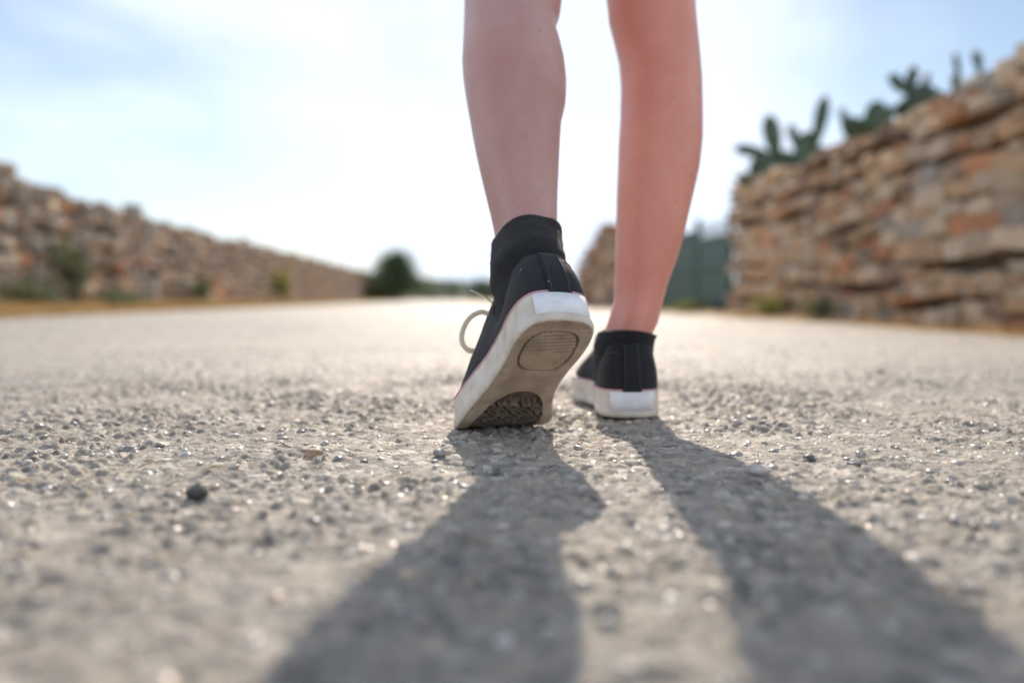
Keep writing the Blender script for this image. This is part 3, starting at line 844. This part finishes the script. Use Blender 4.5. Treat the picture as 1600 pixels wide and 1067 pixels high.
def ring_h(F, h, cs, hs, hx, n=32, off=0.0, xo=0.0):
    a = np.linspace(0, 2 * np.pi, n, endpoint=False)
    return [Vector(p) for p in F(xo + F.m * (hx + off) * np.sin(a), cs - (hs + off) * np.cos(a), h)]
LEFT = [(.0141, .7998, .1894, .0313), (.0131, .8053, .2026, .0326), (.0114, .8123, .2194, .0346), (.0094, .8209, .2398, .0375), (.0075, .8296, .2606, .0407),
        (.0058, .8386, .2818, .0437), (.0047, .8461, .2998, .0461), (.0038, .8532, .3166, .0483), (.0045, .8616, .3366, .0528), (.0033, .8711, .3593, .0553),
        (.0014, .8808, .3824, .0557), (.0, .8891, .4020, .0540), (-.0018, .8964, .4196, .0519), (-.0022, .9025, .4341, .0514), (.0007, .9094, .4505, .0542),
        (.0018, .9164, .4671, .0552), (.004, .932, .51, .058), (.0, .965, .58, .066), (-.002, 1.0, .68, .076), (.0, 1.04, .78, .084), (.0, 1.07, .86, .088)]
RIGHT = [(.1384, .9325, .1024, .0296), (.1423, .9350, .1150, .0292), (.1469, .9379, .1293, .0287), (.1502, .9416, .1481, .0310), (.1554, .9460, .1701, .0352),
         (.1600, .9506, .1931, .0386), (.1643, .9560, .2200, .0416), (.1691, .9622, .2511, .0451), (.1743, .9685, .2824, .0484), (.1786, .9756, .3181, .0504),
         (.1816, .9828, .3542, .0499), (.1827, .9908, .3939, .0494), (.1813, .9967, .4233, .0496), (.1773, 1.0025, .4523, .0515), (.1737, 1.0075, .4773, .0537),
         (.1727, 1.0125, .5024, .0544), (.172, 1.03, .58, .064), (.170, 1.05, .68, .075), (.170, 1.07, .78, .084), (.170, 1.08, .86, .088)]

RIGHT = [(x, y - 0.017 * max(0.0, 1 - (z - .1) / .25), z, w) for x, y, z, w in RIGHT]
def leg_rings(st, yaw, n=32, off=0.0, z0=-1, z1=9):
    rings = []
    for i, (x, y, z, w) in enumerate(st):
        if z < z0 or z > z1: continue
        a = Vector(st[max(i - 1, 0)][:3]); b = Vector(st[min(i + 1, len(st) - 1)][:3]); ax = (b - a).normalized()
        ax = Vector((0, ax.y, ax.z)).normalized()
        rt = Vector((1, 0, 0)); bk = rt.cross(ax).normalized() * -1.0
        if bk.y > 0: bk = -bk
        zr = z - st[0][2]
        ach = max(0.0, 1 - zr / 0.085)                       # tendon ridge near the heel
        dep = 1.06 + 0.16 * ach
        bulge = 0.006 * math.exp(-((zr - 0.19) / 0.07) ** 2)
        ring = []
        for k in range(n):
            q = 2 * math.pi * k / n
            cx, cb = math.sin(q), math.cos(q)                # cb = 1 at the back
            dq = (q - yaw + math.pi) % (2 * math.pi) - math.pi
            rr = 1 + ach * (0.05 * math.exp(-(dq / 0.30) ** 2) - 0.13 * math.exp(-((abs(dq) - 0.85) / 0.38) ** 2))
            rr += 0.02 * math.exp(-((zr - 0.24) / 0.05) ** 2) * math.cos(2 * dq) * (1 if cb > 0 else 0)
            kz = math.exp(-((z - 0.458) / 0.022) ** 2)         # hollow and tendons behind the knee
            rr += kz * (-0.075 * math.exp(-((dq - 0.1) / 0.38) ** 2) + 0.035 * math.exp(-((abs(dq) - 0.85) / 0.25) ** 2))
            rr += 0.03 * math.exp(-((z - 0.40) / 0.03) ** 2) * math.exp(-((abs(dq) - 0.45) / 0.3) ** 2)
            ring.append(Vector((x, y, z)) + rt * cx * (w * rr + off) + bk * (cb * (w * dep * rr + off) + bulge))
        rings.append(ring)
    return rings

def ell(c, rt, bk, a, b, n=32):
    c, rt, bk = Vector(c), Vector(rt), Vector(bk)
    return [c + rt * a * math.sin(2 * math.pi * k / n) + bk * b * math.cos(2 * math.pi * k / n) for k in range(n)]

ANK = [(.028, .070, .056, .027), (.045, .066, .051, .0275), (.062, .063, .048, .0285), (.078, .060, .045, .029)]
ANKT_L = (.098, .060, .043, .031)
TORSO = [(.80, 1.085, .15, .10), (.88, 1.09, .168, .118), (.96, 1.10, .150, .104), (1.05, 1.11, .124, .092), (1.14, 1.115, .134, .098),
         (1.24, 1.12, .150, .102), (1.31, 1.12, .150, .088), (1.355, 1.12, .10, .065), (1.385, 1.12, .055, .053), (1.44, 1.13, .05, .052)]
HEAD = [(1.415, 1.155, .03, .04), (1.44, 1.155, .05, .065), (1.49, 1.15, .066, .083), (1.54, 1.145, .074, .094), (1.59, 1.14, .074, .094), (1.63, 1.14, .06, .078), (1.655, 1.14, .03, .04)]

def build_body():
    mb = MB()
    for F, st, yaw in ((FL, LEFT, R(-14)), (FR, RIGHT, 0.0)):
        an = [ring_h(F, *r, off=-0.003) for r in ANK] + ([ring_h(F, *ANKT_L, off=-0.003)] if F is FL else [])
        mb.loft(an + leg_rings(st, yaw))
        foot = []
        for s, w, hh in ((.012, .018, .03), (.03, .026, .04), (.07, .027, .045), (.11, .029, .042), (.15, .036, .034), (.19, .038, .027), (.22, .032, .022), (.24, .018, .016)):
            a = np.linspace(0, 2 * np.pi, 20, endpoint=False); c0 = float((xl(s) + xm(s)) / 2) * 0.9
            foot.append([Vector(p) for p in F(c0 + w * np.sin(a), s, 0.012 + hh * (1 - np.cos(a)) / 2)])
        mb.loft(foot)
    X, Y = (1, 0, 0), (0, -1, 0)
    mb.loft([ell((.085, y, z), X, Y, a, b) for z, y, a, b in TORSO])
    mb.loft([ell((.085, y, z), X, Y, a, b) for z, y, a, b in HEAD])
    mb.tube([(.085, 1.235, 1.535), (.085, 1.252, 1.515), (.085, 1.24, 1.50)], [.008, .012, .009], 8)          # nose
    for sg in (-1, 1):
        mb.tube([(.085 + sg * .074, 1.145, 1.50), (.085 + sg * .083, 1.14, 1.53), (.085 + sg * .078, 1.14, 1.555)], [.008, .011, .008], 8)
        sw = 0.12 * sg                                                                                             # arm swing
        sh = Vector((.085 + sg * .150, 1.12, 1.30)); el = Vector((.085 + sg * .205, 1.11 - sw * .5, 1.06)); wr = Vector((.085 + sg * .17, 1.29 - sw * 0.3, 1.06))
        mb.tube([sh - Vector((sg * .05, 0, 0)), sh, sh.lerp(el, .25), sh.lerp(el, .6), el, el.lerp(wr, .3), el.lerp(wr, .75), wr], [.045, .050, .044, .039, .034, .036, .027, .023], 14)
        dn = (wr - el).normalized(); sd = Vector((0, 1, 0)); sd = (sd - dn * sd.dot(dn)).normalized()
        pm = wr + dn * .075
        mb.loft([ell(wr, sd, (1, 0, 0), .022, .017, 12), ell(wr + dn * .03, sd, (1, 0, 0), .034, .014, 12), ell(pm, sd, (1, 0, 0), .037, .012, 12), ell(pm + dn * .012, sd, (1, 0, 0), .034, .009, 12)])
        for f_, (o_, ln) in enumerate(((-.028, .055), (-.010, .068), (.009, .074), (.027, .068))):
            p = pm + sd * o_; cu = Vector((-sg, 0, 0))
            mb.tube([p, p + dn * ln * .45 + cu * .006, p + dn * ln * .8 + cu * .018, p + dn * ln * .98 + cu * .03], [.0092, .0088, .0082, .006], 8)
        mb.tube([wr + dn * .025 + sd * .024, wr + dn * .05 + sd * .046, wr + dn * .078 + sd * .052, wr + dn * .098 + sd * .05], [.012, .011, .0095, .007], 8)
    tmp = bpy.data.objects.new('tmp_body', mb.mesh('tmp_body', [M_SKIN], True, BASE)); COL.objects.link(tmp)
    rm = tmp.modifiers.new('r', 'REMESH'); rm.mode = 'VOXEL'; rm.voxel_size = 0.0034; rm.use_smooth_shade = True
    sm = tmp.modifiers.new('s', 'SMOOTH'); sm.iterations = 8; sm.factor = 0.5
    bpy.context.view_layer.update()
    me = bpy.data.meshes.new_from_object(tmp.evaluated_get(bpy.context.evaluated_depsgraph_get()))
    bpy.data.objects.remove(tmp, do_unlink=True)
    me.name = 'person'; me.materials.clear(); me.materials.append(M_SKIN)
    me.polygons.foreach_set('use_smooth', np.full(len(me.polygons), True))
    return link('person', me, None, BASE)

person = build_body()
tag(person, 'bare legged person in black canvas sneakers walking away with left heel raised', 'person')
s_left = sneaker(FL, person, 'black canvas sneaker with lifted heel showing its tan worn sole')
s_right = sneaker(FR, person, 'black canvas sneaker planted flat on the road')

def child(name, mb, m, smooth=True):
    return link(name, mb.mesh(name, [m], smooth, BASE), person)
# socks
rL = [ring_h(FL, *r, off=0.0028) for r in ANK] + [ring_h(FL, *ANKT_L, off=0.0032)]
top = leg_rings(LEFT, R(-14), off=0.0036)[0]
def tilt(ring, c, k, lift): return [p + Vector((0, 0, lift + k * (p.x - c))) for p in ring]
top2 = leg_rings(LEFT, R(-14), off=0.0036)[1]
t0 = tilt([a.lerp(b, 0.3) for a, b in zip(top, top2)], .014, 0.20, 0.0)
def wrinkle(rings, per, amp, seed):
    n = len(rings[0]); cols = [catmull([r[k] for r in rings], per, False) for k in range(n)]
    out = []
    for i in range(len(cols[0])):
        c = sum((Vector(cols[k][i]) for k in range(n)), Vector()) / n; ring = []
        for k in range(n):
            p = Vector(cols[k][i]); d = (p - c).normalized()
            w = mnoise.noise(Vector((p.x * 40, p.y * 40, p.z * 190 + seed))) * amp + mnoise.noise(p * 90 + Vector((seed, 0, 0))) * amp * 0.7
            ring.append(p + d * (w + amp * 0.4))
        out.append(ring)
    return out
mb = MB(); mb.loft(wrinkle(rL + [[a.lerp(b, 0.5) for a, b in zip(rL[-1], t0)], t0], 6, 0.0014, 3.0)[:-1] + [t0, [p + (Vector((.014, .80, p.z)) - p) * 0.06 + Vector((0, 0, .0012)) for p in t0], [p + (Vector((.014, .80, p.z)) - p) * 0.12 - Vector((0, 0, .004)) for p in t0]], cap=False)
child('sock', mb, M_SOCK)
rR = [ring_h(FR, r[0], r[1], r[2], r[3], off=0.0045) for r in ANK]
lr = leg_rings(RIGHT, 0.0, off=0.0045)
t1 = tilt([a.lerp(b, 0.45) for a, b in zip(rR[-1], lr[0])], .138, -0.08, 0.0)
mb = MB(); mb.loft(wrinkle(rR + [t1], 6, 0.0010, 9.0)[:-1] + [t1, [p + (Vector((.138, .9325, p.z)) - p) * 0.06 + Vector((0, 0, .001)) for p in t1], [p + (Vector((.138, .9325, p.z)) - p) * 0.12 - Vector((0, 0, .004)) for p in t1]], cap=False)
child('sock', mb, M_SOCK)
# lace bow of the lifted shoe
mb = MB()
loop = catmull([(-.020, .815, .112), (-.030, .808, .1175), (-.042, .803, .112), (-.0495, .800, .099), (-.0500, .798, .087), (-.044, .798, .0795), (-.036, .800, .079), (-.028, .806, .083)], 5, False)
mb.tube(loop, 0.0027, 8, 0.25, up=(0.3, 1, 0))
l1 = link('shoelace', mb.mesh('shoelace', [M_LACE], True, BASE), s_left)
mb = MB(); mb.tube(catmull([(-.020, .82, .126), (-.030, .822, .1335), (-.043, .828, .1395)], 5, False), 0.0013, 7, 0.6)
link('shoelace', mb.mesh('shoelace', [M_LACE], True, BASE), s_left)
# shorts, shirt, hair (above the frame)
mb = MB()
mb.loft(leg_rings(LEFT, 0, off=0.014, z0=.6, z1=.9)); mb.loft(leg_rings(RIGHT, 0, off=0.014, z0=.6, z1=.9))
mb.loft([ell((.085, y, z), (1, 0, 0), (0, -1, 0), a + .012, b + .012) for z, y, a, b in TORSO[:3]])
child('shorts', mb, M_DENIM)
mb = MB(); mb.loft([ell((.085, y, z), (1, 0, 0), (0, -1, 0), a + .016, b + .016) for z, y, a, b in TORSO[2:8]], cap=False)
for sg in (-1, 1):
    sh = Vector((.085 + sg * .145, 1.12, 1.30)); el = Vector((.085 + sg * .205, 1.11 - .06 * sg, 1.06))
    mb.tube([sh - Vector((sg * .06, 0, 0)), sh, sh.lerp(el, .3), sh.lerp(el, .55)], [.055, .063, .058, .056], 16)
child('shirt', mb, M_SHIRT)
mb = MB(); mb.loft([ell((.085, y - .012, z), (1, 0, 0), (0, -1, 0), a + .010, b + .008) for z, y, a, b in HEAD[2:]] + [ell((.085, 1.13, 1.672), (1, 0, 0), (0, -1, 0), .008, .008)])
mb.tube([(.085, 1.03, 1.58), (.085, 1.0, 1.56), (.085, .985, 1.48), (.085, .99, 1.38)], [.02, .03, .028, .006], 10)
child('hair', mb, M_HAIR)

# ------------------------------------------------------------------ loose chips, pebbles, straw on the road
def chip_protos(cuts, count, seed):
    out = []
    for k in range(count):
        bm = bmesh.new(); bmesh.ops.create_icosphere(bm, subdivisions=cuts, radius=1.0)
        off = Vector((seed + k * 5.1, k * 2.7, k * 1.9))
        for v in bm.verts:
            d = v.co.copy(); v.co = d * (1 + 0.34 * mnoise.noise(d * 1.1 + off) + 0.16 * mnoise.noise(d * 2.6 + off))
            v.co.z *= 0.62
        out.append((np.array([v.co[:] for v in bm.verts]), np.array([[w.index for w in f.verts] for f in bm.faces]))); bm.free()
    return out

def road_height(x, y):
    return road_z(x, y) + relief(np.asarray(x), np.asarray(y))

PAL = np.array([(.43, .385, .335), (.50, .44, .375), (.35, .32, .285), (.50, .39, .325), (.20, .19, .18), (.62, .56, .49), (.46, .34, .22)])
PW = np.array([5, 4, 4, 3.4, 2.0, 2.2, 1.2]); PW = PW / PW.sum()
def chips(name, label, n, x0, x1, y0, y1, smin, smax, protos, seed, keep=None):
    r = np.random.default_rng(seed)
    x = r.uniform(x0, x1, n); y = r.uniform(y0, y1, n)
    if keep is not None:
        k = keep(x, y); x, y = x[k], y[k]
    n = len(x)
    sz = smin + (smax - smin) * r.random(n) ** 2.2
    z = road_height(x, y) - 0.002 * 0 + sz * r.uniform(-0.50, 0.0, n)
    Vs, Fs, Cs, b = [], [], [], 0
    for i in range(n):
        pv, pf = protos[int(r.integers(len(protos)))]
        a = r.uniform(0, 6.28); c, s = math.cos(a), math.sin(a)
        tx = r.normal(0, 0.2); sc = sz[i] * np.array([1, r.uniform(.6, .95), r.uniform(.7, 1.1)])
        q = pv * sc; q = np.stack([q[:, 0] * c - q[:, 1] * s, q[:, 0] * s + q[:, 1] * c, q[:, 2] + q[:, 0] * tx], 1)
        Vs.append(q + np.array([x[i], y[i], z[i]])); Fs.append(pf + b); b += len(pv)
        Cs.append(np.repeat(np.append(PAL[r.choice(7, p=PW)] * r.uniform(.8, 1.15), 1.0)[None], len(pv), 0))
    V = np.vstack(Vs); V[:, 0] += bend_x(V[:, 1])
    me = mesh_from(name, V, np.vstack(Fs), True, [M_CHIP])
    at = me.color_attributes.new('Col', 'FLOAT_COLOR', 'POINT'); at.data.foreach_set('color', np.vstack(Cs).astype(np.float32).ravel())
    tag(link(name, me), label, 'gravel', kind='stuff')
P80 = chip_protos(2, 14, 1); P20 = chip_protos(1, 14, 200)
chips('gravel', 'loose pale stone chips strewn over the near road surface', 6500, -0.85, 1.05, 0.14, 1.5, 0.0018, 0.0062, P80, 5)
chips('gravel', 'tiny pale grit filling the near road surface', 9000, -0.8, 1.0, 0.14, 1.6, 0.0010, 0.0026, P20, 15)
chips('gravel', 'fine loose chips scattered over the farther road surface', 20000, -2.6, 2.2, 1.4, 4.6, 0.0022, 0.0062, P20, 6)

def pebble(x, y, size, col, label, seed, flat=0.7):
    bm = bmesh.new(); bmesh.ops.create_icosphere(bm, subdivisions=3, radius=1.0); off = Vector((seed * 4.3, 1.1, seed))
    for v in bm.verts:
        d = v.co.copy(); v.co = d * (1 + 0.3 * mnoise.noise(d * 1.2 + off) + 0.10 * mnoise.noise(d * 3.5 + off)); v.co.z *= flat
        v.co *= size
    me = bpy.data.meshes.new('pebble'); bm.to_mesh(me); bm.free()
    me.polygons.foreach_set('use_smooth', np.full(len(me.polygons), True))
    me.materials.append(mat('pebble_stone', col, 0.6, 0.25, 200, bump=0.4, bscale=500, bdist=0.001))
    z = float(road_height(np.array([x]), np.array([y]))[0])
    tag(link('pebble', me, None, (x, y, z + size * flat * 0.55), (0, 0, seed)), label, 'pebble')
pebble(-0.208, 0.520, 0.0068, (.07, .068, .066), 'dark grey loose pebble lying alone on the pale lit road', 1, .85)
pebble(-0.165, 0.655, 0.0075, (.36, .25, .16), 'small tan pebble beside a cluster of pinkish chips', 2)
pebble(0.187, 0.600, 0.0095, (.46, .42, .38), 'whitish flat pebble at the edge of the right leg shadow', 3, .5)
pebble(0.241, 0.640, 0.0048, (.10, .10, .10), 'charcoal pebble on lit road right of the right leg shadow', 4)
pebble(0.270, 0.622, 0.0050, (.13, .12, .115), 'dark flat pebble farthest out from the right leg shadow', 5, .45)
pebble(-0.060, 0.655, 0.0055, (.30, .28, .26), 'grey pebble just outside the left shoe shadow', 6)

r_ = random.Random(4); mb = MB()
for k in range(46):
    x = r_.uniform(-.5, .6); y = r_.uniform(.32, 1.0); a = r_.uniform(0, 6.28); L = r_.uniform(.008, .028)
    z = float(road_height(np.array([x]), np.array([y]))[0]) + .0022
    p = Vector((x, y, z)); q = p + Vector((math.cos(a) * L, math.sin(a) * L, r_.uniform(0, .004)))
    mb.tube([p, p.lerp(q, .5) + Vector((0, 0, .0015)), q], [.0005, .0006, .0003], 5)
tag(link('straw_bits', mb.mesh('straw_bits', [M_STRAW])), 'tiny dry straw bits scattered on the road', 'straw', kind='stuff')
